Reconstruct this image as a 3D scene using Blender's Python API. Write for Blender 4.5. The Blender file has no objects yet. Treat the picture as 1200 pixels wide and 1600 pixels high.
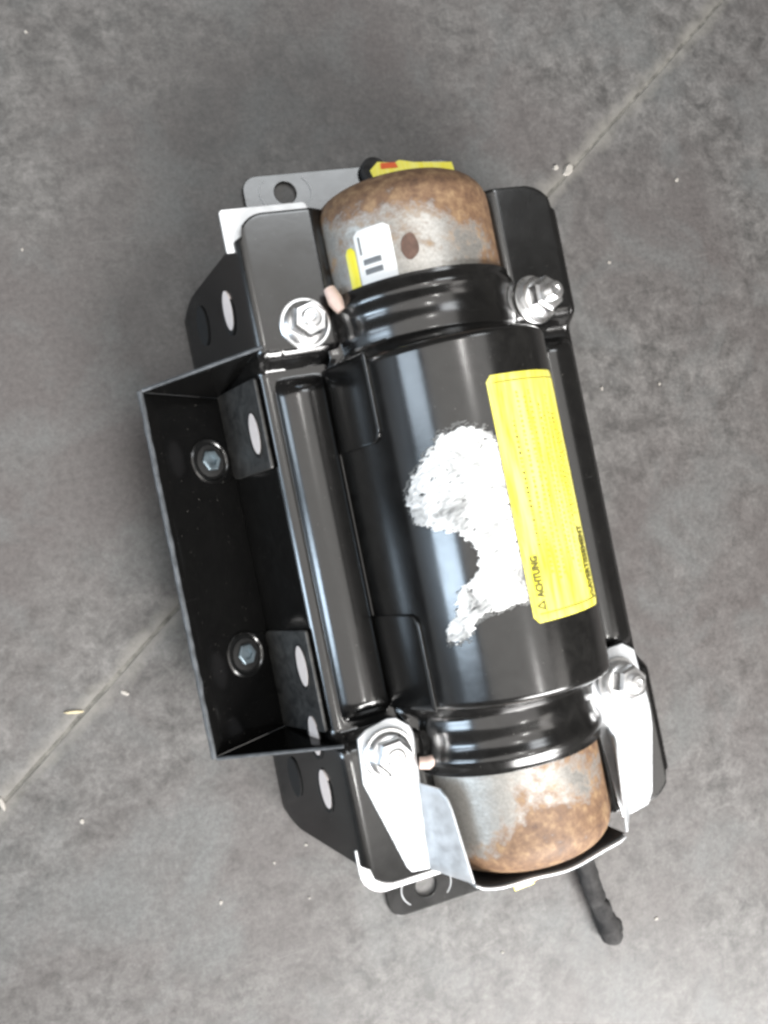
import bpy, bmesh, math, random
from mathutils import Vector, Matrix, noise
random.seed(7)
S = 0.00034            # metres per modelling unit (cylinder diameter 280 units = 95 mm)
scn = bpy.context.scene
col = scn.collection

# ------------------------------------------------------------------ camera
T, RL, F = math.radians(17), math.radians(11.5), 1500.0
cam = bpy.data.cameras.new("Camera"); camo = bpy.data.objects.new("Camera", cam); col.objects.link(camo)
fwd = Vector((math.sin(T), 0, -math.cos(T)))
r0 = Vector((math.cos(T), 0, math.sin(T))); u0 = Vector((0, 1, 0))
rgt = r0 * math.cos(RL) - u0 * math.sin(RL)
upv = r0 * math.sin(RL) + u0 * math.cos(RL)
M = Matrix((rgt, upv, -fwd)).transposed().to_4x4()
M.translation = Vector((-548.72, 35.68, 1590.78)) * S
camo.matrix_world = M
cam.sensor_fit = 'VERTICAL'; cam.angle_y = 2 * math.atan(800 / F)
cam.clip_start = 0.01; cam.clip_end = 100
scn.camera = camo
scn.render.resolution_x, scn.render.resolution_y = 768, 1024

# ------------------------------------------------------------------ light of the workshop
w = bpy.data.worlds.new("World"); scn.world = w; w.use_nodes = True
w.node_tree.nodes['Background'].inputs[0].default_value = (1.0, 0.95, 0.89, 1)
w.node_tree.nodes['Background'].inputs[1].default_value = 0.17

def area(name, loc, target, sx, sy, radiance, colr):
    l = bpy.data.lights.new(name, 'AREA'); l.shape = 'RECTANGLE'; l.size, l.size_y = sx, sy
    l.energy = radiance * math.pi * sx * sy; l.color = colr
    o = bpy.data.objects.new(name, l); col.objects.link(o); o.location = loc
    d = Vector(target) - Vector(loc); o.rotation_euler = d.to_track_quat('-Z', 'Y').to_euler()
    return o
ROOF = area("roof_light", (-1.60, 0.0, 3.2), (0, 0, 0), 5.8, 2.5, 1.45, (1.0, 0.97, 0.93)); ROOF.rotation_euler = (0, 0, 0)
PANEL = area("overhead_panel", (0.95, 1.62, 3.2), (0, 0, 0), 1.1, 0.9, 7.5, (0.93, 0.97, 1.0)); PANEL.rotation_euler = (0, 0, 0)
FILL = area("fill_light", (0.26, -1.14, 0.84), (0.05, -0.24, 0), 1.0, 0.7, 6.6, (1.0, 0.98, 0.96)); FILL.data.spread = math.radians(78)  # added fill lamp close to the unit, brightens the lower floor
FLANGE_FILL = area("overhead_panel", (2.0, -1.35, 3.2), (0, 0, 0), 1.2, 1.3, 2.4, (1.0, 0.96, 0.91)); FLANGE_FILL.rotation_euler = (0, 0, 0)  # unseen panel added overhead to grey the lower right flange
area("side_window", (-2.5, -0.22, 0.80), (0, -0.05, 0.08), 0.36, 1.3, 19.0, (0.68, 0.84, 1.0))
area("side_window", (-2.5, 0.42, 0.85), (0, 0.05, 0.08), 0.40, 1.2, 8.0, (0.72, 0.86, 1.0))
area("ceiling_lamp", (-0.35, 0.55, 2.7), (0, 0, 0), 0.13, 0.13, 80.0, (1.0, 0.98, 0.95))
area("ceiling_lamp", (0.15, -0.75, 2.7), (0, 0, 0), 0.13, 0.13, 80.0, (1.0, 0.98, 0.95))
scn.view_settings.view_transform = 'Standard'; scn.view_settings.look = 'None'
scn.view_settings.exposure = 0; scn.view_settings.gamma = 1
scn.render.engine = 'CYCLES'
scn.cycles.filter_width = 2.9

# ------------------------------------------------------------------ materials
def newmat(name):
    m = bpy.data.materials.new(name); m.use_nodes = True
    nt = m.node_tree; b = nt.nodes['Principled BSDF']
    return m, nt, b
def nd(nt, typ, **kw):
    n = nt.nodes.new(typ)
    for k, v in kw.items():
        if k in n.inputs: n.inputs[k].default_value = v
        else: setattr(n, k, v)
    return n
def tex(nt, scale, detail=6, rough=0.6, coord=None, dist=0.0):
    n = nd(nt, 'ShaderNodeTexNoise', Scale=scale, Detail=detail, Roughness=rough, Distortion=dist)
    if coord is None:
        tc = nd(nt, 'ShaderNodeTexCoord'); coord = tc.outputs['Object']
    nt.links.new(coord, n.inputs['Vector'])
    return n
def ramp(nt, fac, *stops):
    r = nd(nt, 'ShaderNodeValToRGB'); e = r.color_ramp.elements
    while len(e) < len(stops): e.new(0.5)
    for i, (p, c) in enumerate(stops):
        e[i].position = p; e[i].color = c if len(c) == 4 else (*c, 1)
    nt.links.new(fac, r.inputs[0]); return r
def mix(nt, fac, a, b, blend='MIX'):
    m = nd(nt, 'ShaderNodeMix', data_type='RGBA', blend_type=blend)
    for sock, v in ((0, fac), (6, a), (7, b)):
        if hasattr(v, 'is_linked') or hasattr(v, 'links'): nt.links.new(v, m.inputs[sock])
        else: m.inputs[sock].default_value = v if sock == 0 else (*v, 1)
    return m.outputs[2]
def bump(nt, b, height, strength, distance):
    n = nd(nt, 'ShaderNodeBump', Strength=strength, Distance=distance)
    nt.links.new(height, n.inputs['Height']); nt.links.new(n.outputs[0], b.inputs['Normal'])

def black_paint(name, rough=0.2, dust=0.05):
    m, nt, b = newmat(name)
    n1 = tex(nt, 45, 8, 0.65); n2 = tex(nt, 900, 2, 0.5); n3 = tex(nt, 120, 6, 0.7, dist=0.6)
    c = ramp(nt, n3.outputs[0], (0.35, (0.003, 0.003, 0.003)), (0.75, (0.003 + dust * .35, 0.003 + dust * .34, 0.003 + dust * .32)))
    sp = ramp(nt, n2.outputs[0], (0.73, (0, 0, 0)), (0.80, (1, 1, 1)))
    nt.links.new(mix(nt, sp.outputs[0], c.outputs[0], (0.12, 0.115, 0.105)), b.inputs['Base Color'])
    tcs = nd(nt, 'ShaderNodeTexCoord'); ms = nd(nt, 'ShaderNodeMapping'); nt.links.new(tcs.outputs['Object'], ms.inputs[0])
    ms.inputs['Rotation'].default_value = (0.2, 0.1, 0.5); ms.inputs['Scale'].default_value = (30, 900, 30)
    sn = tex(nt, 1.0, 3, 0.5, ms.outputs[0], 0.6); sm = ramp(nt, sn.outputs[0], (0.74, (0, 0, 0)), (0.80, (.5, .5, .5)))
    prev = b.inputs['Base Color'].links[0].from_socket
    nt.links.new(mix(nt, sm.outputs[0], prev, (0.10, 0.10, 0.098)), b.inputs['Base Color'])
    r = ramp(nt, n1.outputs[0], (0.3, (rough * .9,) * 3), (0.75, (rough * 1.35,) * 3))
    nt.links.new(r.outputs[0], b.inputs['Roughness'])
    b.inputs['Specular IOR Level'].default_value = 0.95
    peel = tex(nt, 260, 2, 0.5)
    bump(nt, b, peel.outputs[0], 0.03, 0.0006)
    return m
def metal(name, c, rough, var=0.15, metallic=1.0):
    m, nt, b = newmat(name)
    n = tex(nt, 150, 6, 0.6)
    r = ramp(nt, n.outputs[0], (0.3, tuple(x * (1 - var) for x in c)), (0.7, tuple(min(1, x * (1 + var)) for x in c)))
    nt.links.new(r.outputs[0], b.inputs['Base Color'])
    q = ramp(nt, n.outputs[0], (0.3, (rough * .7,) * 3), (0.7, (rough * 1.3,) * 3))
    nt.links.new(q.outputs[0], b.inputs['Roughness'])
    b.inputs['Metallic'].default_value = metallic
    bump(nt, b, n.outputs[0], 0.15, 0.0004)
    return m
def plain(name, c, rough=0.5, var=0.1, scale=200):
    m, nt, b = newmat(name)
    n = tex(nt, scale, 5, 0.6)
    r = ramp(nt, n.outputs[0], (0.3, tuple(x * (1 - var) for x in c)), (0.7, tuple(min(1, x * (1 + var)) for x in c)))
    nt.links.new(r.outputs[0], b.inputs['Base Color']); b.inputs['Roughness'].default_value = rough
    return m

PAINT = black_paint("black_gloss_paint", 0.16, 0.012)
COVERP = black_paint("black_cover_paint", 0.17, 0.03)
TRAYSHADE = black_paint("black_tray_shaded", 0.12, 0.004); TRAYSHADE.node_tree.nodes["Principled BSDF"].inputs["Specular IOR Level"].default_value = 0.18  # darker, duller copy of the black paint: tray shade put into it
SATIN = black_paint("dark_satin_grey", 0.42, 0.16)  # grey of one liner plate and of the painted wall reflection
ZINC = metal("zinc_plated_steel", (0.88, 0.89, 0.90), 0.33)
DULL = metal("dull_zinc", (0.20, 0.25, 0.28), 0.5, 0.2, 0.8)
GALV = metal("galvanised_sheet", (0.58, 0.60, 0.62), 0.42, 0.14, 0.55)
BARE = metal("bare_sheet_edge", (0.80, 0.81, 0.82), 0.5, 0.1, 0.5)
SCUFF = metal("bare_scuff", (0.38, 0.39, 0.40), 0.5, 0.3, 0.5)
EDGE = metal("worn_sheet_edge", (0.085, 0.092, 0.10), 0.55, 0.5, 0.2)
DARK = plain("dark_hole", (0.006, 0.006, 0.006), 0.8)
PALE = plain("pale_plug", (0.74, 0.67, 0.645), 0.5, 0.03)
PINK = plain("pink_rubber", (0.72, 0.55, 0.48), 0.5, 0.08)
YELLOW, nt, b = newmat("label_yellow")
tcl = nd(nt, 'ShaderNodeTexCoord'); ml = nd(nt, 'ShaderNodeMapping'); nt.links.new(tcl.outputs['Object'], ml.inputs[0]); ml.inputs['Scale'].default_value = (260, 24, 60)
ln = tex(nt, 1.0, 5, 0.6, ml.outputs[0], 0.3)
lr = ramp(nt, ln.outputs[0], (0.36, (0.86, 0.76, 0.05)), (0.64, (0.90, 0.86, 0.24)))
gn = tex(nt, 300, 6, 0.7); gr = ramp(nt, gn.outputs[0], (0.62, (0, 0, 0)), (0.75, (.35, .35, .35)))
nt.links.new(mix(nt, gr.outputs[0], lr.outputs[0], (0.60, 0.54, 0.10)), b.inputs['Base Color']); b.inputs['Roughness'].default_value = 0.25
PALEY = plain("label_pale_yellow", (0.92, 0.85, 0.20), 0.30, 0.03)
PRINT = plain("label_print", (0.10, 0.09, 0.02), 0.5, 0.2, 900)
FAINT = plain("label_faint_print", (0.38, 0.33, 0.04), 0.45, 0.1)
WHITEP = plain("white_sticker", (0.85, 0.85, 0.84), 0.4, 0.03)
BARC = plain("barcode_ink", (0.16, 0.17, 0.18), 0.5, 0.1)
RED = plain("red_print", (0.70, 0.12, 0.03), 0.4)
RUBBER = plain("black_rubber", (0.020, 0.019, 0.019), 0.85, 0.6, 260)
CHIP = plain("pale_chip", (0.36, 0.34, 0.31), 0.7, 0.15)
STRAW = plain("straw", (0.60, 0.52, 0.34), 0.6, 0.15)

# rusty steel
RUST, nt, b = newmat("rusty_steel")
tc = nd(nt, 'ShaderNodeTexCoord')
mp = nd(nt, 'ShaderNodeMapping'); nt.links.new(tc.outputs['Object'], mp.inputs[0]); mp.inputs['Location'].default_value = (0.03, 0.02, 0.01)
big = tex(nt, 22, 8, 0.62, mp.outputs[0], 0.6); fine = tex(nt, 170, 8, 0.7, mp.outputs[0]); tiny = tex(nt, 700, 3, 0.6, mp.outputs[0])
sep = nd(nt, 'ShaderNodeSeparateXYZ'); nt.links.new(tc.outputs['Object'], sep.inputs[0])
ab = nd(nt, 'ShaderNodeMath', operation='ABSOLUTE'); nt.links.new(sep.outputs[1], ab.inputs[0])
mr = nd(nt, 'ShaderNodeMapRange'); nt.links.new(ab.outputs[0], mr.inputs[0])
mr.inputs[1].default_value = 390 * S; mr.inputs[2].default_value = 520 * S; mr.inputs[3].default_value = -0.05; mr.inputs[4].default_value = 0.22
ad = nd(nt, 'ShaderNodeMath', operation='ADD'); nt.links.new(big.outputs[0], ad.inputs[0]); nt.links.new(mr.outputs[0], ad.inputs[1])
f2 = nd(nt, 'ShaderNodeMath', operation='MULTIPLY_ADD'); nt.links.new(fine.outputs[0], f2.inputs[0]); f2.inputs[1].default_value = 0.45; nt.links.new(ad.outputs[0], f2.inputs[2])
mx = nd(nt, 'ShaderNodeMapRange'); nt.links.new(sep.outputs[0], mx.inputs[0])
mx.inputs[1].default_value = -110 * S; mx.inputs[2].default_value = 120 * S; mx.inputs[3].default_value = -0.07; mx.inputs[4].default_value = 0.09
f3 = nd(nt, 'ShaderNodeMath', operation='ADD'); nt.links.new(f2.outputs[0], f3.inputs[0]); nt.links.new(mx.outputs[0], f3.inputs[1])
mask = ramp(nt, f3.outputs[0], (0.665, (0, 0, 0)), (0.80, (1, 1, 1)))
rustc = ramp(nt, fine.outputs[0], (0.30, (0.075, 0.042, 0.028)), (0.50, (0.185, 0.108, 0.062)), (0.68, (0.32, 0.215, 0.120)))
steel = ramp(nt, tiny.outputs[0], (0.3, (0.38, 0.365, 0.34)), (0.7, (0.52, 0.505, 0.475)))
nt.links.new(mix(nt, mask.outputs[0], steel.outputs[0], rustc.outputs[0]), b.inputs['Base Color'])
inv = nd(nt, 'ShaderNodeMapRange'); nt.links.new(mask.outputs[0], inv.inputs[0]); inv.inputs[3].default_value = 0.65; inv.inputs[4].default_value = 0.0
nt.links.new(inv.outputs[0], b.inputs['Metallic'])
ro = nd(nt, 'ShaderNodeMapRange'); nt.links.new(mask.outputs[0], ro.inputs[0]); ro.inputs[3].default_value = 0.30; ro.inputs[4].default_value = 0.62
nt.links.new(ro.outputs[0], b.inputs['Roughness'])
bump(nt, b, fine.outputs[0], 0.45, 0.0008)

# torn paper / glue residue
RESID, nt, b = newmat("white_residue")
n = tex(nt, 95, 8, 0.68, dist=0.7)
r = ramp(nt, n.outputs[0], (0.33, (0.20, 0.20, 0.195)), (0.43, (0.48, 0.48, 0.47)), (0.56, (0.78, 0.78, 0.77)))
nt.links.new(r.outputs[0], b.inputs['Base Color']); b.inputs['Roughness'].default_value = 0.6
bump(nt, b, n.outputs[0], 0.35, 0.0008)

# concrete
CONC, nt, b = newmat("worn_concrete")
tc = nd(nt, 'ShaderNodeTexCoord'); P = tc.outputs['Object']
a1 = tex(nt, 5, 6, 0.6, P); a2 = tex(nt, 70, 8, 0.75, P, 0.3); a3 = tex(nt, 330, 7, 0.8, P); a4 = tex(nt, 16, 5, 0.6, P, 0.5)
c = ramp(nt, a2.outputs[0], (0.38, (0.056, 0.054, 0.052)), (0.62, (0.140, 0.135, 0.131)))
c1 = mix(nt, ramp(nt, a1.outputs[0], (0.42, (0, 0, 0)), (0.62, (1, 1, 1))).outputs[0], c.outputs[0], (0.080, 0.072, 0.070))
c2 = mix(nt, ramp(nt, a4.outputs[0], (0.50, (0, 0, 0)), (0.68, (.8, .8, .8))).outputs[0], c1, (0.108, 0.111, 0.110))
c3 = mix(nt, 0.85, c2, ramp(nt, a3.outputs[0], (0.28, (0.55,) * 3), (0.72, (1.45,) * 3)).outputs[0], 'MULTIPLY')
mp2 = nd(nt, 'ShaderNodeMapping'); nt.links.new(P, mp2.inputs[0]); mp2.inputs['Rotation'].default_value = (0, 0, 0.7); mp2.inputs['Scale'].default_value = (12, 320, 1)
sc = tex(nt, 1.0, 4, 0.6, mp2.outputs[0], 1.2)
scr = ramp(nt, sc.outputs[0], (0.66, (0, 0, 0)), (0.78, (.5, .5, .5)))
pm = ramp(nt, tex(nt, 1100, 2, 0.5, P).outputs[0], (0.76, (0, 0, 0)), (0.80, (1, 1, 1)))
c4 = mix(nt, scr.outputs[0], c3, (0.18, 0.172, 0.168))
c5a = mix(nt, pm.outputs[0], c4, (0.25, 0.24, 0.235))
# pale dust worked into the surface along the joint
mj = nd(nt, 'ShaderNodeMapping'); nt.links.new(P, mj.inputs[0])
JA = math.atan2(-287 - 909, -755 - 851)
mj.vector_type = 'TEXTURE'; mj.inputs['Location'].default_value = (851 * S, 909 * S, 0); mj.inputs['Rotation'].default_value = (0, 0, JA)
sj = nd(nt, 'ShaderNodeSeparateXYZ'); nt.links.new(mj.outputs[0], sj.inputs[0])
aj = nd(nt, 'ShaderNodeMath', operation='ABSOLUTE'); nt.links.new(sj.outputs[1], aj.inputs[0])
nj = nd(nt, 'ShaderNodeMath', operation='MULTIPLY_ADD'); nt.links.new(tex(nt, 60, 6, 0.7, P).outputs[0], nj.inputs[0]); nj.inputs[1].default_value = 0.022; nt.links.new(aj.outputs[0], nj.inputs[2])
dj = ramp(nt, nj.outputs[0], (0.0100, (.9,) * 3), (0.0190, (0, 0, 0)))
c5 = mix(nt, dj.outputs[0], c5a, (0.190, 0.182, 0.165))
nt.links.new(c5, b.inputs['Base Color'])
rr = ramp(nt, a2.outputs[0], (0.3, (0.36,) * 3), (0.7, (0.56,) * 3)); nt.links.new(rr.outputs[0], b.inputs['Roughness'])
bump(nt, b, a3.outputs[0], 0.18, 0.0008)
JOINT = plain("joint_dirt", (0.125, 0.12, 0.108), 0.85, 0.5, 160)

# ------------------------------------------------------------------ helpers
def link(name, me, mat, parent=None, smooth=None):
    o = bpy.data.objects.new(name, me); col.objects.link(o)
    if mat: me.materials.append(mat)
    if parent: o.parent = parent
    if smooth is not None:
        for p in me.polygons: p.use_smooth = True
        if smooth < 180: me.set_sharp_from_angle(angle=math.radians(smooth))
    return o
def from_bm(name, bm, mat, parent=None, smooth=40):
    bmesh.ops.recalc_face_normals(bm, faces=bm.faces[:])
    me = bpy.data.meshes.new(name); bm.to_mesh(me); bm.free()
    me.transform(Matrix.Scale(S, 4))
    return link(name, me, mat, parent, smooth)
def grid(name, rows, mat, parent=None, thick=0, smooth=60, close=False, keep=None, offset=-1):
    """surface from rows of points; thick > 0 gives it real sheet thickness"""
    bm = bmesh.new(); V = [[bm.verts.new(p) for p in r] for r in rows]
    for i in range(len(V) - 1):
        n = len(V[i])
        for j in range(n if close else n - 1):
            if keep and not keep(i, j): continue
            bm.faces.new((V[i][j], V[i][(j + 1) % n], V[i + 1][(j + 1) % n], V[i + 1][j]))
    bmesh.ops.delete(bm, geom=[v for v in bm.verts if not v.link_faces], context='VERTS')
    me = bpy.data.meshes.new(name); bm.to_mesh(me); bm.free()
    me.transform(Matrix.Scale(S, 4))
    o = link(name, me, mat, parent, smooth)
    if thick:
        m = o.modifiers.new('sheet', 'SOLIDIFY'); m.thickness = abs(thick) * S; m.offset = offset if thick > 0 else -offset
        bv = o.modifiers.new('edge', 'BEVEL'); bv.width = 1.2 * S; bv.segments = 2; bv.limit_method = 'ANGLE'; bv.angle_limit = math.radians(50)
    return o
def curve_plate(name, loops, mat, parent=None, z=0, thick=6, bev=1.0, xf=None, res=None):
    """flat plate from closed outlines (inner loops become holes)"""
    cu = bpy.data.curves.new(name, 'CURVE'); cu.dimensions = '2D'; cu.fill_mode = 'BOTH'
    cu.extrude = max(thick / 2 - bev, 0.01); cu.bevel_depth = bev; cu.bevel_resolution = 1; cu.offset = -bev
    for lp in loops:
        sp = cu.splines.new('POLY'); sp.points.add(len(lp) - 1); sp.use_cyclic_u = True
        for i, p in enumerate(lp): sp.points[i].co = (p[0], p[1], 0, 1)
    o = bpy.data.objects.new(name, cu); col.objects.link(o)
    me = bpy.data.meshes.new_from_object(o.evaluated_get(bpy.context.evaluated_depsgraph_get()))
    bpy.data.objects.remove(o); bpy.data.curves.remove(cu)
    me.name = name
    me.transform(Matrix.Translation((0, 0, z)))
    if xf: 
        for v in me.vertices: v.co = xf(v.co)
    me.transform(Matrix.Scale(S, 4))
    return link(name, me, mat, parent, 35)
def circle(x, y, r, n=28, ry=None):
    ry = ry or r
    return [(x + r * math.cos(2 * math.pi * k / n), y + ry * math.sin(2 * math.pi * k / n)) for k in range(n)]
def rrect(x0, y0, x1, y1, rs, n=6):
    """rounded rectangle; rs = radii for corners (x0y0, x1y0, x1y1, x0y1)"""
    if not hasattr(rs, '__len__'): rs = [rs] * 4
    out = []
    for (cx, cy, sx, sy, a0), r in zip(((x0, y0, 1, 1, 180), (x1, y0, -1, 1, 270), (x1, y1, -1, -1, 0), (x0, y1, 1, -1, 90)), rs):
        if r <= 0: out.append((cx, cy)); continue
        for k in range(n + 1):
            a = math.radians(a0 + 90 * k / n)
            out.append((cx + sx * r + r * math.cos(a), cy + sy * r + r * math.sin(a)))
    return out
def lathe(bm, prof, M=Matrix(), n=32, hexa=None):
    """revolve (r, z) profile about z; returns nothing"""
    rings = []
    for r, z in prof:
        rings.append([bm.verts.new(M @ Vector((r * math.cos(2 * math.pi * k / n), r * math.sin(2 * math.pi * k / n), z))) for k in range(n)])
    for i in range(len(rings) - 1):
        for k in range(n): bm.faces.new((rings[i][k], rings[i][(k + 1) % n], rings[i + 1][(k + 1) % n], rings[i + 1][k]))
    bm.faces.new(rings[0][::-1]); bm.faces.new(rings[-1])
def tube(bm, pts, rad, n=10):
    rings = []
    for i, p in enumerate(pts):
        p = Vector(p); d = (Vector(pts[min(i + 1, len(pts) - 1)]) - Vector(pts[max(i - 1, 0)])).normalized()
        s = d.cross(Vector((0, 0, 1))).normalized(); t = s.cross(d)
        r = rad[i] if hasattr(rad, '__len__') else rad
        rings.append([bm.verts.new(p + (s * math.cos(2 * math.pi * k / n) + t * math.sin(2 * math.pi * k / n)) * r) for k in range(n)])
    for i in range(len(rings) - 1):
        for k in range(n): bm.faces.new((rings[i][k], rings[i][(k + 1) % n], rings[i + 1][(k + 1) % n], rings[i + 1][k]))
    bm.faces.new(rings[0][::-1]); bm.faces.new(rings[-1])
def ss(a, b, x):
    t = min(1, max(0, (x - a) / (b - a))); return t * t * (3 - 2 * t)
def empty(name, loc=(0, 0, 0), parent=None):
    o = bpy.data.objects.new(name, None); col.objects.link(o); o.location = loc; o.empty_display_size = 0.02
    if parent: o.parent = parent
    return o
def tag(o, label, cat, group=None):
    o['label'] = label; o['category'] = cat
    if group: o['group'] = group

# ------------------------------------------------------------------ floor: two cast slabs and the joint between them
floor = empty('floor'); floor['kind'] = 'structure'
J0, J1 = Vector((851, 909)), Vector((-755, -287))
jd = (J1 - J0).normalized(); jn = Vector((-jd.y, jd.x))
def slab(side):
    B = 20000
    rows = []
    N = 240
    inner, inner_low = [], []
    for k in range(N + 1):
        t = -1400 + k * (4600 / N)
        wob = 1.2 * noise.noise(Vector((t * .02, side * 9, 0))) + 2.2 * noise.noise(Vector((t * .006, side * 5, 3))) + 1.0 * max(0, noise.noise(Vector((t * .07, side * 3, 8))) - .2) * 5
        p = J0 + jd * t + jn * side * (3.2 + abs(wob))
        q = J0 + jd * t + jn * side * (1.0 + abs(wob) * .5)
        far = J0 + jd * t + jn * side * B
        m = J0 + jd * t + jn * side * (14 + abs(wob))
        rows.append([(q.x, q.y, -6), (p.x, p.y, -1.2), (m.x, m.y, 0), (far.x, far.y, 0)])
    for ext, at in ((-B, 0), (B, N)):
        base = rows[at]; off = jd * ext
        r = [(x + off.x, y + off.y, z) for x, y, z in base]
        rows.insert(0, r) if at == 0 else rows.append(r)
    return grid('slab', rows, CONC, floor, smooth=30)
slab(1); slab(-1)
bm = bmesh.new()
rows = []
for k in range(240):
    t = -1400 + k * (4600 / 239); p = J0 + jd * t
    z = -1.6 + 1.2 * noise.noise(Vector((t * .03, 2, 0)))
    rows.append([tuple(p + jn * -9) + (z,), tuple(p) + (z - .6,), tuple(p + jn * 9) + (z,)])
grid('joint_filler', rows, JOINT, floor)

# ------------------------------------------------------------------ the clamped cylinder unit
A = 190.0
unit = empty('cylinder_bracket_unit')
tag(unit, 'rusty cylinder clamped in a glossy black bracket with yellow label, on grey concrete', 'cylinder bracket')

# base plate with four mounting holes, lying on the floor
hx, hy = 124, 603
holes = [circle(sx * hx, sy * hy, 19) for sx in (-1, 1) for sy in (-1, 1)]
curve_plate('base_plate', [rrect(-196, -640, 196, 636, [26, 26, 26, 26])] + holes, PAINT, unit, 4.5, 8, 1.2)
for sx in (-1, 1):
    for sy in (-1, 1):
        for a0 in (0, 180):
            arc = [math.radians(a0 - 42 + 84 * k / 14) for k in range(15)]
            curve_plate('washer_scuff', [[(sx * hx + 46 * math.cos(a), sy * hy + 46 * math.sin(a) * .75) for a in arc] + [(sx * hx + 44.2 * math.cos(a), sy * hy + 44.2 * math.sin(a) * .75) for a in arc[::-1]]], SCUFF, unit, 9.0, 1.2, 0.2)
        
# rusty cylinder with domed ends (axis along Y)
bm = bmesh.new()
prof = []
for k in range(9):
    a = math.radians(90 * k / 8); prof.append((90 + 48 * math.sin(a), -520 + 48 * (1 - math.cos(a))))
prof = [(2, -530), (40, -528), (70, -524)] + prof
top = [(r, -z) for r, z in prof[::-1]]
mid = [(138, z) for z in range(-468, 469, 52)]
lathe(bm, prof + mid + top, Matrix.Translation((0, 0, A)) @ Matrix.Rotation(math.radians(-90), 4, 'X'), 72)
cyl = from_bm('cylinder', bm, RUST, unit, 30); cyl['label'] = 'rusty bare steel cylinder end showing at both ends'
def on_cyl(r):
    def f(c):   # c.x = arc length from the crest (right positive), c.y = along the axis, c.z = lift
        a = c.x / 138.0; rr = r + c.z
        return Vector((rr * math.sin(a), c.y, A + rr * math.cos(a)))
    return f
def patch(name, x0, x1, y0, y1, lift, mat, parent, surf, nx=10, ny=2, thick=1.0, rad=0):
    """thin sticker following a curved surface"""
    rows = []
    for i in range(ny + 1):
        y = y0 + (y1 - y0) * i / ny; row = []
        d = min(y - y0, y1 - y); ins = rad - math.sqrt(max(0, rad * rad - (rad - d) ** 2)) if d < rad else 0
        for j in range(nx + 1):
            row.append(surf(Vector((x0 + ins + (x1 - x0 - 2 * ins) * j / nx, y, lift))))
        rows.append(row)
    return grid(name, rows, mat, parent, thick, 60)
cs = on_cyl(138)
patch('barcode_sticker', -126, -68, 354, 440, 0.8, WHITEP, unit, cs, 8, 14, 0.6, 8)
bst = [o for o in unit.children if o.name.startswith('barcode_sticker')][0]
for y0, y1 in ((374, 382), (388, 396)):
    patch('barcode_bar', -116, -88, y0, y1, 1.5, BARC, bst, cs, 6, 1, 0.3)
patch('print_line', -119, -116, 404, 430, 1.5, BARC, bst, cs, 1, 1, 0.3)
patch('yellow_tape', -146, -128, 352, 420, 0.9, YELLOW, unit, cs, 4, 10, 0.6, 5)
# brown burn mark on the shell
bm = bmesh.new()
ring = []
cen = bm.verts.new(cs(Vector((-45, 398, 0.9))))
for k in range(26):
    a = 2 * math.pi * k / 26; r = 15 + 2.2 * noise.noise(Vector((math.cos(a), math.sin(a), 4)))
    ring.append(bm.verts.new(cs(Vector((-45 + r * .85 * math.cos(a), 398 + r * 1.25 * math.sin(a), 0.7)))))
for k in range(26): bm.faces.new((cen, ring[k], ring[(k + 1) % 26]))
from_bm('rust_spot', bm, plain("rust_spot_brown", (0.13, 0.075, 0.055), 0.5, 0.3, 300), unit)

# ---- cover: pressed sheet over the cylinder, tall body between two collars
BR, BH, FT = 138.0, 90.0, 172.0
D = math.hypot(FT, BH); TH = math.atan2(-BH, FT) + math.acos(BR / D)
SM = BR * (math.pi / 2 - TH); X0, Z0 = BR * math.cos(TH), BH + BR * math.sin(TH); WL = math.hypot(FT - X0, Z0)
def body(s, lift=0.0):
    sg = 1 if s >= 0 else -1; s = abs(s)
    if s <= SM:
        p = math.pi / 2 - s / BR; return sg * (BR + lift) * math.cos(p), BH + (BR + lift) * math.sin(p)
    t = (s - SM) / WL
    return sg * (X0 + (FT - X0) * t + lift * math.cos(TH)), Z0 * (1 - t) + lift * math.sin(TH)
def on_body(c):
    x, z = body(c.x, c.z); return Vector((x, c.y, A + z))
def collar(u, r):   # u in -1..1
    # semicircle, then a short flare onto the flange
    a = abs(u); sg = 1 if u >= 0 else -1
    if a < 0.86:
        p = math.pi / 2 * (1 - a / 0.86 * 0.86); return sg * r * math.cos(p), max(r * math.sin(p), 0)
    p = math.pi / 2 * (1 - 0.86); x0, z0 = r * math.cos(p), r * math.sin(p)
    t = (a - 0.86) / 0.14
    return sg * (x0 + 22 * t * t), z0 + (26 - z0) * t
def rprof(y):
    y = abs(y)
    r = 144.0
    r += 8.0 * math.exp(-((y - 339) / 14.0) ** 2)            # crowned mouth
    r += 2.0 * math.exp(-((y - 294) / 12.0) ** 2)            # bead beside the body
    r += 2.0 * ss(354, 360, y)
    return r
ys = [-360 + 4 * k for k in range(181)]
us = [-1 + 2 * k / 72 for k in range(73)]
rows = []
for y in ys:
    bl = 1 - ss(244, 276, abs(y)) ; bl2 = bl ** 0.8
    row = []
    for u in us:
        bx, bz = body(u * (SM + WL)); cx, cz = collar(u, rprof(y))
        x = cx + (bx - cx) * bl2; z = cz + (bz - cz) * bl2
        row.append((x, y, A + z))
    rows.append(row)
cover = grid('cover', rows, COVERP, unit, 4, 180, offset=-1)

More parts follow.
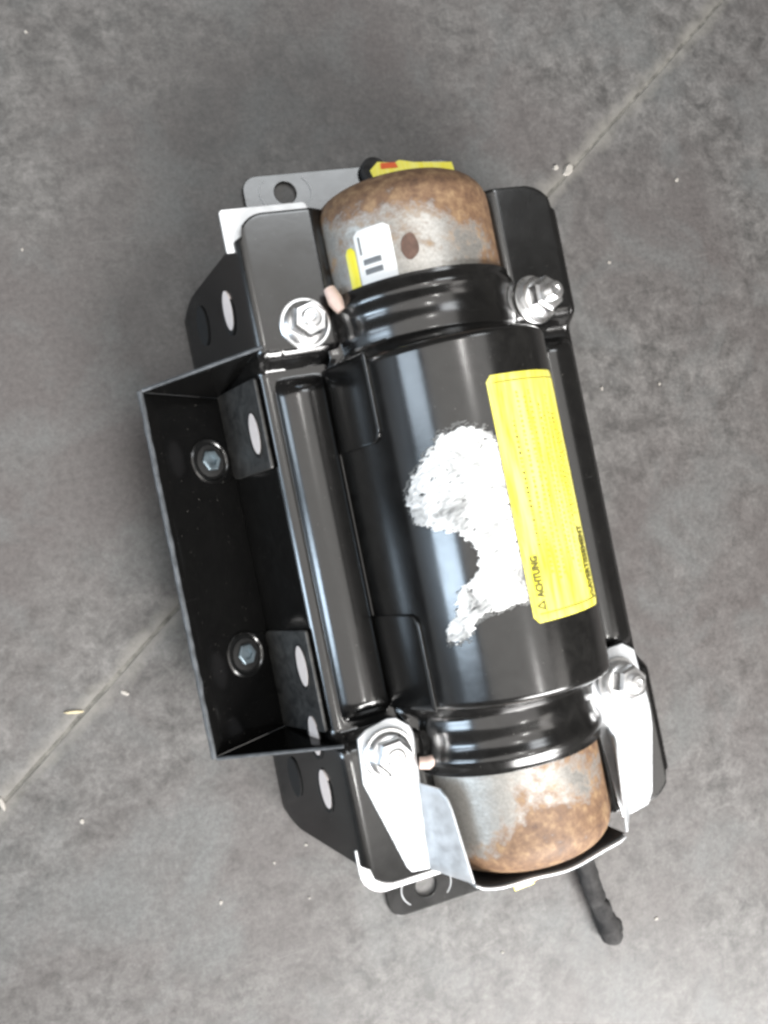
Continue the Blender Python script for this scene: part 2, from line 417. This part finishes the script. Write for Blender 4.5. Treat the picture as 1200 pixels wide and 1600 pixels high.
# ---- yellow warning label on the cover
LX0, LX1, LY0, LY1 = -15.0, 125.0, -151.0, 186.0
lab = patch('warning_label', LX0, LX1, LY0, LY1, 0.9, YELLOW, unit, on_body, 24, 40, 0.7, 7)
for y in (LY0 + 11, LY1 - 11): patch('border_line', LX0 + 10, LX1, y - .6, y + .6, 1.6, PRINT, lab, on_body, 24, 1, 0.2)
def wrapped_text(txt, size, s0, y0, mat, spacing=1.0, bold=0.0, length=None, tall=1.0):
    cu = bpy.data.curves.new('lettering', 'FONT'); cu.body = txt; cu.size = size; cu.space_character = spacing; cu.offset = bold; cu.resolution_u = 2
    o = bpy.data.objects.new('lettering', cu); col.objects.link(o)
    me = bpy.data.meshes.new_from_object(o.evaluated_get(bpy.context.evaluated_depsgraph_get()))
    bpy.data.objects.remove(o); bpy.data.curves.remove(cu)
    w = max(v.co.x for v in me.vertices); k = (length / w) if length else 1
    for v in me.vertices: v.co = on_body(Vector((s0 - v.co.y * tall, y0 + v.co.x * k, 1.9)))
    me.transform(Matrix.Scale(S, 4)); me.name = 'lettering'
    link('lettering', me, mat, lab)
wrapped_text('ACHTUNG', 15, 6, -118, PRINT, 1.0, 0.6, 56)
wrapped_text('AVERTISSEMENT', 13, 113, -127, PRINT, 1.0, 0.45, 90, 1.9)
def hazard(s, y, r):
    bm = bmesh.new()
    def tri(k): return [(s - r * k * .62, y), (s + r * k * .38, y - r * k * .55), (s + r * k * .38, y + r * k * .55)]
    o_ = tri(1.0); i_ = [(a * .55 + (s - r * .0) * .45, b * .55 + y * .45) for a, b in o_]
    V = [bm.verts.new(on_body(Vector((p[0], p[1], 1.9)))) for p in o_]; W = [bm.verts.new(on_body(Vector((p[0], p[1], 1.9)))) for p in i_]
    for k in range(3): bm.faces.new((V[k], V[(k + 1) % 3], W[(k + 1) % 3], W[k]))
    from_bm('hazard_mark', bm, PRINT, lab)
hazard(0, -129, 13); hazard(105, -133, 14)
for s, ya, yb, m in ((13, -50, 120, PRINT), (92, -35, 125, PRINT), (26, -90, 160, FAINT), (38, -100, 150, FAINT), (47, -95, 158, FAINT), (62, -70, 140, FAINT), (70, -80, 130, FAINT), (82, -100, 150, FAINT), (100, -20, 150, FAINT), (108, -20, 120, FAINT)):
    y = ya
    while y < yb:
        l = random.uniform(1.2, 3.5); patch('small_print', s - 1.8, s + 1.8, y, y + l, 1.7, m if random.random() < (.6 if m is PRINT else .95) else FAINT, lab, on_body, 1, 1, 0.1); y += l + random.uniform(2.5, 6)

# ---- white torn-paper residue beside the label
poly = [(-116,96),(-102,112),(-87,121),(-60,128),(-27,117),(-16,94),(-6,35),(-6,-34),(-6,-117),(-36,-120),(-67,-123),(-90,-128),(-99,-148),(-120,-157),(-138,-157),(-137,-140),(-118,-120),(-106,-86),(-83,-72),(-72,-61),(-72,-39),(-88,-12),(-115,-3),(-154,10),(-166,44),(-143,75)]
def inpoly(x, y):
    c = False; j = len(poly) - 1
    for i in range(len(poly)):
        xi, yi = poly[i]; xj, yj = poly[j]
        if (yi > y) != (yj > y) and x < (xj - xi) * (y - yi) / (yj - yi) + xi: c = not c
        j = i
    return c
NX, NY = 120, 210
def rp(i, j): return -172 + j * (168 / NX), -164 + i * (300 / NY)
rows = []
for i in range(NY + 1):
    row = []
    for j in range(NX + 1):
        s, y = rp(i, j); v = Vector((s * .045, y * .045, 1))
        va = Vector((s * .10 + y * .05, y * .30 - s * .12, 1)); h = 1.5 + 0.9 * noise.noise(v) + 0.8 * noise.noise(va) + 0.35 * noise.noise(va * 2.5)
        row.append(on_body(Vector((s, y, max(0.4, h)))))
    rows.append(row)
def keep(i, j):
    s, y = rp(i + .5, j + .5); v = Vector((s * .03 + y * .012, y * .085 - s * .03, 5))
    ds = 7 * noise.noise(v * 2) + 2.2 * noise.noise(v * 6); dy = 7 * noise.noise(v * 2 + Vector((9, 3, 1))) + 2.2 * noise.noise(v * 6 + Vector((4, 8, 2)))
    if s > -16.5 or not inpoly(min(s + ds, -18), y + dy): return False
    hole = noise.noise(Vector((s * .05, y * .12 - s * .05, 21))) + .55 * noise.noise(Vector((s * .14, y * .34 - s * .14, 2)))
    edge = 0.70 if s > -75 else 0.56
    return hole < edge
grid('paper_residue', rows, RESID, unit, 1.2, 180, keep=keep)
def keep2(i, j):
    s, y = rp2(i + .5, j + .5); v = Vector((s * .03 + y * .012, y * .085 - s * .03, 15))
    cx, cy = -70, -10
    if not inpoly(cx + (s - cx) * .94 + 7 * noise.noise(v * 2), cy + (y - cy) * .955 + 7 * noise.noise(v * 2 + Vector((3, 1, 7)))): return False
    return noise.noise(Vector((s * .10, y * .30 - s * .10, 31))) + .6 * noise.noise(Vector((s * .35, y * .7 - s * .3, 12))) > -0.08
def rp2(i, j): return -188 + j * (184 / 130), -180 + i * (330 / 220)
rows2 = [[on_body(Vector((*rp2(i, j), 0.35))) for j in range(131)] for i in range(221)]
grid('residue_smear', rows2, plain("grey_smear", (0.13, 0.13, 0.125), 0.6, 0.5, 150), unit, 0, 180, keep=keep2)

# ---- saddle: flanges with pressed ribs, bent down into flared side walls with feet
def saddle_side(sg):
    inner, outer, foot = 128.0, (266.0 if sg < 0 else 252.0), (330.0 if sg < 0 else 316.0)
    sec = []        # (kind, x, z-rel)
    for k in range(31): sec.append(('f', inner + (outer - 10 - inner) * k / 30, 0))
    for k in range(1, 6):
        a = math.radians(74 * k / 5); sec.append(('b', outer - 10 + 10 * math.sin(a), -10 * (1 - math.cos(a))))
    x1, z1 = sec[-1][1], sec[-1][2]
    for k in range(1, 15): sec.append(('w', x1 + (foot - x1) * k / 14, k / 14))
    rows = []
    NT = 168
    for i in range(NT + 1):
        t = -1 + 2 * i / NT; row = []
        for kind, x, z in sec:
            if kind == 'f':
                e = 500
                R_ = 52 if sg > 0 else 44
                d = outer - x
                if d < R_: e = 500 - R_ + math.sqrt(max(0, R_ * R_ - (R_ - d) ** 2))
            elif kind == 'b':
                e = (470 if sg < 0 else 462) - (x - (outer - 10)) * .6
            else: e = 464 - 34 * z
            if kind == 'w' and z > .75: e -= 22 * ((z - .75) / .25) ** 2
            y = t * e
            lift = 30 * ss(272, 298, abs(y))
            if kind == 'f':
                zz = A + lift - (max(0, 150 - x) * 0.7 if abs(y) > 285 else 0)
                if abs(y) < 262:                                   # half-round pressed rib
                    q = abs(x - 211) / 36.0; endf = ss(0, 1, min(1, (258 - abs(y)) / 22.0))
                    if q < 1: zz += 20 * math.sqrt(1 - q * q) ** 1.2 * endf
            elif kind == 'b': zz = A + lift + z
            else:
                ztop = A + lift + z1; zz = ztop * (1 - z) + 1.0 * z
            row.append((sg * x, y, zz))
        rows.append(row)
    return grid('saddle_side', rows, PAINT, unit, 5, 40, offset=-1 if sg < 0 else 1)
sl = saddle_side(-1); sr = saddle_side(1)

# pale sheet-metal liner showing past the flange ends
curve_plate('liner_plate', [rrect(-283, 450, -150, 514, [2, 2, 8, 6])], BARE, unit, 210, 5)
curve_plate('liner_plate', [rrect(-274, -510, -150, -440, [36, 2, 2, 2])], BARE, unit, 210, 5)
curve_plate('liner_plate', [[(150, -440), (240, -440), (242, -456), (214, -500), (206, -504), (150, -505)]], SATIN, unit, 210, 5)

# wall point: x at height z on the left wall
def wall_x(z): return -(267 + (330 - 267) * (1 - z / 212.0))
wn = Vector((-212.0, 0, -63.0)).normalized(); wn = Vector((-0.958, 0, 0.285))
def wall_disc(name, y, z, ry, rz, lift, mat, parent, th=2):
    bm = bmesh.new(); n = 28
    d = Vector((63, 0, 212)).normalized()      # up along the wall
    c = Vector((wall_x(z), y, z)) + wn * lift
    f, b_ = [], []
    for k in range(n):
        a = 2 * math.pi * k / n; p = c + Vector((0, ry * math.cos(a), 0)) + d * (rz * math.sin(a))
        f.append(bm.verts.new(p + wn * th)); b_.append(bm.verts.new(p - wn * th))
    bm.faces.new(f); bm.faces.new(b_[::-1])
    for k in range(n): bm.faces.new((f[k], f[(k + 1) % n], b_[(k + 1) % n], b_[k]))
    return from_bm(name, bm, mat, parent, 40)
for y in (376, -276, -358):
    wall_disc('hole_rim', y, 156, 34, 18, 5.0, DARK, unit, 1.5); wall_disc('hole_plug', y + 3, 159, 30, 14, 5.4, PALE, unit, 1.5)  # dark rim disc sits off-centre, painting a shadow crescent beside each plug
for y in (383, -348): wall_disc('wall_slot', y, 66, 32, 18, 6.0, DARK, unit, 1.2)

# grey reflection on the tray-side wall, painted as added tabs, with pale plugs
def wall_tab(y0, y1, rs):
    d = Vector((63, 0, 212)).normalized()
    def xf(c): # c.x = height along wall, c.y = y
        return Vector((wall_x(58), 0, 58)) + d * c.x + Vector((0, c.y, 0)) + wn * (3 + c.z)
    return curve_plate('reflection_tab', [rrect(0, y0, 140, y1, rs)], SATIN, unit, 0, 5, 1, xf)
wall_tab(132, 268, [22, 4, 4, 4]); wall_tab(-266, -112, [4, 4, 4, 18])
for y in (188, -167):
    wall_disc('hole_rim', y - 1, 164, 35, 18, 6.0, DARK, unit, 1.5); wall_disc('hole_plug', y + 1, 166, 31, 14, 6.4, PALE, unit, 1.5)  # rims again offset so the dark disc paints the plug's shadow

# ---- tray bracket on the left: sloping web, two end walls
tray = empty('tray_bracket', parent=unit)
LIP = (-434, 134); CR = (-306, 60)
rows = []
for k in range(29):
    t = k / 28
    row = []
    for j in range(9):
        q = j / 8; x = LIP[0] + (CR[0] - LIP[0]) * q; z = LIP[1] + (CR[1] - LIP[1]) * q
        e0, e1 = 281 - 17 * q, -271 + 5 * q
        y = e1 + (e0 - e1) * t
        wob = 1.1 * noise.noise(Vector((0, y * .03, 0))) + .7 * noise.noise(Vector((0, y * .11, 4))) if j == 0 else 0
        row.append((x + wob, y, z))
    rows.append(row)
grid('web', rows, TRAYSHADE, tray, 6, 40)
for sg in (1, -1):
    ye = 302 if sg > 0 else 282
    yl = 281 if sg > 0 else 271
    lo = 264 if sg > 0 else 266
    rows = []
    for k in range(11):
        q = k / 10
        xt, yt, zt = LIP[0] + (-262 - LIP[0]) * q, yl + (ye - yl) * q, LIP[1] + (224 - LIP[1]) * q
        xb, yb, zb = LIP[0] + (CR[0] - LIP[0]) * q, yl + (lo - yl) * q, LIP[1] + (CR[1] - LIP[1]) * q
        rows.append([(xt + (xb - xt) * j / 6, sg * (yt + (yb - yt) * j / 6), zt + (zb - zt) * j / 6) for j in range(7)])
    grid('end_wall', rows, TRAYSHADE, tray, 6 * sg, 40)
    # worn edge along the top of the end wall
    bm = bmesh.new(); tube(bm, [(LIP[0], sg * (yl + 3), LIP[1] + 1), (-262, sg * (ye + 3), 226)], 2.8, 8); from_bm('worn_edge', bm, EDGE, tray)
bm = bmesh.new(); pts = []
for k in range(40):
    y = -273 + 556 * k / 39; pts.append((LIP[0] - 4 + 0.8 * noise.noise(Vector((0, y * .03, 0))) + 0.6 * noise.noise(Vector((2, y * .11, 4))), y, LIP[1] + 1))
tube(bm, pts, [4.0 + 1.3 * noise.noise(Vector((7, p[1] * .06, 1))) for p in pts], 8); from_bm('worn_edge', bm, EDGE, tray)
# bolts through the web
wd = Vector((CR[0] - LIP[0], 0, CR[1] - LIP[1])).normalized(); wnn = Vector((-wd.z, 0, wd.x)).normalized()
WM = Matrix((wd, Vector((0, 1, 0)).cross(wd) * 0 + Vector((0, 1, 0)), wnn)).transposed().to_4x4()
for x, y in ((-350, 168), (-356, -138)):
    z = LIP[1] + (CR[1] - LIP[1]) * ((x - LIP[0]) / (CR[0] - LIP[0]))
    M1 = Matrix.Translation((x, y, z)) @ WM
    hb = empty('web_bolt', parent=unit)
    bm = bmesh.new(); lathe(bm, [(36, 0.1), (36, 1.4), (33, 2.6), (30, 1.4), (29, 0.2)], M1, 32); from_bm('hole_rim', bm, PAINT, hb)
    bm = bmesh.new(); lathe(bm, [(25, 0.2), (25, 1.6), (24, 2.2), (16, 2.2)], M1, 32); from_bm('washer', bm, DARK, hb)
    bm = bmesh.new(); lathe(bm, [(17, 1), (17, 5), (15, 6.5), (9, 6.5), (8, 3)], M1, 6); from_bm('bolt_head', bm, DULL, hb, 30)

# tabs of the bracket folded up against the body
def body_tab(y0, y1, rs):
    def xf(c): return on_body(Vector((c.x, c.y, 3.2 + c.z)))
    rows = []
    lo, hi = -306.0, -190.0; r = 20.0
    for i in range(25):
        y = y0 + (y1 - y0) * i / 24; row = []
        d = abs(y - y0) if rs < 0 else abs(y1 - y)
        h = hi - (r - math.sqrt(max(0, r * r - (r - d) ** 2)) if d < r else 0)
        for j in range(13): row.append(on_body(Vector((lo + (h - lo) * j / 12, y, 4.0))))
        rows.append(row)
    return grid('fold_tab', rows, PAINT, unit, 5, 50, offset=-1)
body_tab(133, 262, -1); body_tab(-254, -114, 1)

# ---- galvanised end bracket round the lower end of the cylinder
eb = empty('end_bracket', parent=unit)
curve_plate('side_plate', [[(-241,-280),(-226,-270),(-192,-262),(-178,-264),(-160,-280),(-156,-292),(-160,-358),(-170,-492),(-200,-488),(-206,-480),(-246,-345)], circle(-199,-312,17)], GALV, eb, 227, 5)
curve_plate('side_plate', [[(187,-246),(212,-244),(230,-258),(238,-350),(236,-380),(212,-484),(200,-502),(152,-509),(141,-376),(141,-300),(165,-268)], circle(190,-300,17)], GALV, eb, 227, 5)
for sg in (-1, 1):
    rows = []
    f0, f1 = Vector((160, -366, 228)), Vector((170, -493, 228)); t0, t1 = Vector((140, -370, 286)), Vector((126, -510, 286))
    for k in range(11):
        q = k / 10; lo = f0.lerp(f1, q); hi = t0.lerp(t1, q)
        if q < .12: hi = hi.lerp(lo, .22 * (1 - q / .12))
        rows.append([tuple(Vector((sg * p.x, p.y, p.z))) for p in (lo.lerp(hi, j / 5) for j in range(6))])
    grid('wing', rows, GALV, eb, 4, 40)
rows = []
for k in range(25):
    q = k / 24; x = -128 + 251 * q
    y = -516 - 20 * math.sin(math.pi * q) ** 0.6 - 2 * math.sin(q * 13); zt = 286
    rows.append([(x, y - 10 * (j / 8), zt - (zt - 70) * j / 8) for j in range(9)])
grid('end_strap', rows, GALV, eb, 4, 40)
grid('strap_gap_shade', [[(x, y + 5, z - 5) for x, y, z in r] for r in rows], RUBBER, eb, 2, 40)  # black sheet painting the unlit gap between strap and cylinder

# ---- four flange bolts
def flange_bolt(x, y, z, rot, tall, tilt):
    e = empty('flange_bolt', parent=unit)
    M1 = Matrix.Translation((x, y, z)) @ Matrix.Rotation(tilt, 4, 'Y') @ Matrix.Rotation(rot, 4, 'Z')
    bm = bmesh.new(); lathe(bm, [(38, 0), (39, 1.5), (39, 4.5), (37.5, 6), (16, 6)], M1, 40); from_bm('washer', bm, ZINC, e, 35)
    b0 = 6 + tall * .4
    if tall > 5:
        bm = bmesh.new(); lathe(bm, [(27, 5.5), (27, b0 - .4)], M1, 32); from_bm('spring_washer', bm, ZINC, e, 35)
    bm = bmesh.new(); lathe(bm, [(32, b0), (33, b0 + 2), (31, b0 + 5), (26, b0 + 8)], M1, 32); from_bm('nut_flange', bm, ZINC, e, 35)
    bm = bmesh.new(); lathe(bm, [(27, b0 + 5), (28, b0 + 7), (28, b0 + 24), (24, b0 + 29), (15, b0 + 29.5)], M1, 6); from_bm('nut', bm, ZINC, e, 25)
    bm = bmesh.new(); h = b0 + 31 + tall * .5
    prof = [(15, b0 + 20)]
    for k in range(5):
        prof += [(15, b0 + 28 + k * (h - b0 - 28) / 5), (13.6, b0 + 28 + (k + .5) * (h - b0 - 28) / 5)]
    prof += [(14, h), (12, h + 2), (6, h + 2.5), (4, h + 1)]
    lathe(bm, prof, M1, 24); from_bm('stud', bm, ZINC, e, 35)
flange_bolt(-192, 330, 221, 0.3, 4, 0.05)
flange_bolt(-199, -312, 230, 0.1, 2, 0.0)
flange_bolt(183, 318, 221, 0.5, 22, 0.22)
flange_bolt(190, -300, 230, 0.2, 14, 0.15)

# ---- small coloured bits at the ends
bm = bmesh.new(); tube(bm, [(-150, 372, 240), (-146, 352, 246), (-140, 336, 248)], [9, 12, 8], 12); from_bm('plug', bm, PINK, unit)
bm = bmesh.new(); tube(bm, [(-158, -336, 236), (-146, -338, 240), (-136, -334, 244)], [9, 10, 7], 12); from_bm('plug', bm, PINK, unit)
def tilted_plate(name, loop, mat, z, tilt, y0, parent=unit, th=3):
    def xf(c): return Vector((c.x, y0 + (c.y) * math.cos(tilt), z + c.y * math.sin(tilt) + c.z))
    return curve_plate(name, [loop], mat, parent, 0, th, .5, xf)
yt = tilted_plate('yellow_tag', [(-2, -34), (138, -34), (137, 0), (70, 6), (46, 12), (36, 8), (8, 12), (-8, -2)], YELLOW, 124, -0.2, 586)
def flat_on(c): return c
tilted_plate('red_print', [(10, -2), (40, -2), (38, 8), (12, 9)], RED, 126.5, -0.2, 586, yt, 1.0)
bm = bmesh.new(); lathe(bm, [(23, 0), (24, 3), (24, 12), (20, 16), (10, 16)], Matrix.Translation((38, 622, 9)) , 28); from_bm('notch_dark', bm, RUBBER, unit)  # added dark disc standing in for the notch in the plate edge
tilted_plate('yellow_tag', [(0, -20), (36, -18), (40, 22), (10, 24), (-6, 20)], YELLOW, 100, 0.3, -604)
tilted_plate('orange_tag', [(38, -20), (80, -6), (74, 20), (40, 22)], plain('tag_orange', (0.8, .36, .12), .5), 98, 0.3, -600)
# black taped cable end lying on the floor
bm = bmesh.new(); pts = []; rad = []
for k in range(34):
    q = k / 33; pts.append((150 + 42 * q + 3 * math.sin(q * 9), -560 - 240 * q, 30 - 11 * q)); 
    rad.append(20 - 3 * math.sin(q * 3) + 2.2 * noise.noise(Vector((q * 14, 1, 0))) + (2.5 if .82 < q < .93 else 0) - (6 if q > .97 else 0))
tube(bm, pts, rad, 18)
for v in bm.verts: v.co += Vector((noise.noise(v.co * .09), noise.noise(v.co * .09 + Vector((5, 0, 0))), noise.noise(v.co * .09 + Vector((0, 7, 0))))) * 4.5
from_bm('cable_end', bm, RUBBER, unit, 50)

# ------------------------------------------------------------------ specks lying on the floor
def chip(name, x, y, lx, ly, h, rot, mat, label, cat, group=None):
    bm = bmesh.new(); n = 9; t, b2 = [], []
    for k in range(n):
        a = 2 * math.pi * k / n; r = random.uniform(.72, 1.1)
        p = Vector((lx * r * math.cos(a), ly * r * math.sin(a), 0))
        b2.append(bm.verts.new(p)); t.append(bm.verts.new(Vector((p.x * .75, p.y * .75, h * random.uniform(.7, 1.1)))))
    bm.faces.new(t); bm.faces.new(b2[::-1])
    for k in range(n): bm.faces.new((b2[k], b2[(k + 1) % n], t[(k + 1) % n], t[k]))
    o = from_bm(name, bm, mat, None, 30); o.location = (x * S, y * S, 0.2 * S); o.rotation_euler = (0, 0, rot)
    tag(o, label, cat, group)
chip('concrete_chip', 427, 597, 17, 9, 6, 0.7, CHIP, 'pale concrete chip lying on the floor joint near the upper right corner', 'concrete chip')
chip('concrete_chip', 401, 604, 7, 5, 4, 0.2, CHIP, 'tiny pale crumb left of the larger chip on the floor joint', 'concrete chip')
chip('straw_bit', -624, -174, 17, 2.6, 3, -0.15, STRAW, 'short straw-coloured sliver lying across the joint at lower left', 'straw')
chip('paint_flake', -544, -164, 9, 4, 2, -0.7, CHIP, 'pale oblong flake between the straw sliver and the black tray', 'flake')
chip('paint_flake', -751, -283, 4, 14, 3, 0.05, CHIP, 'upright pale flake at the left edge of the photo on the joint', 'flake')
for x, y in ((-644, -342), (-310, -479), (-367, -492), (-322, -565), (-463, -528), (658, 557), (474, 414), (404, 181), (528, 171), (-490, 904), (-11, -760), (295, -798), (-562, 556)):
    r = random.uniform(2.0, 3.8)
    chip('grit_speck', x, y, r * 1.3, r, 2, random.uniform(0, 3), CHIP, 'tiny whitish speck of grit on the bare concrete', 'grit', 'grit specks scattered on the concrete')
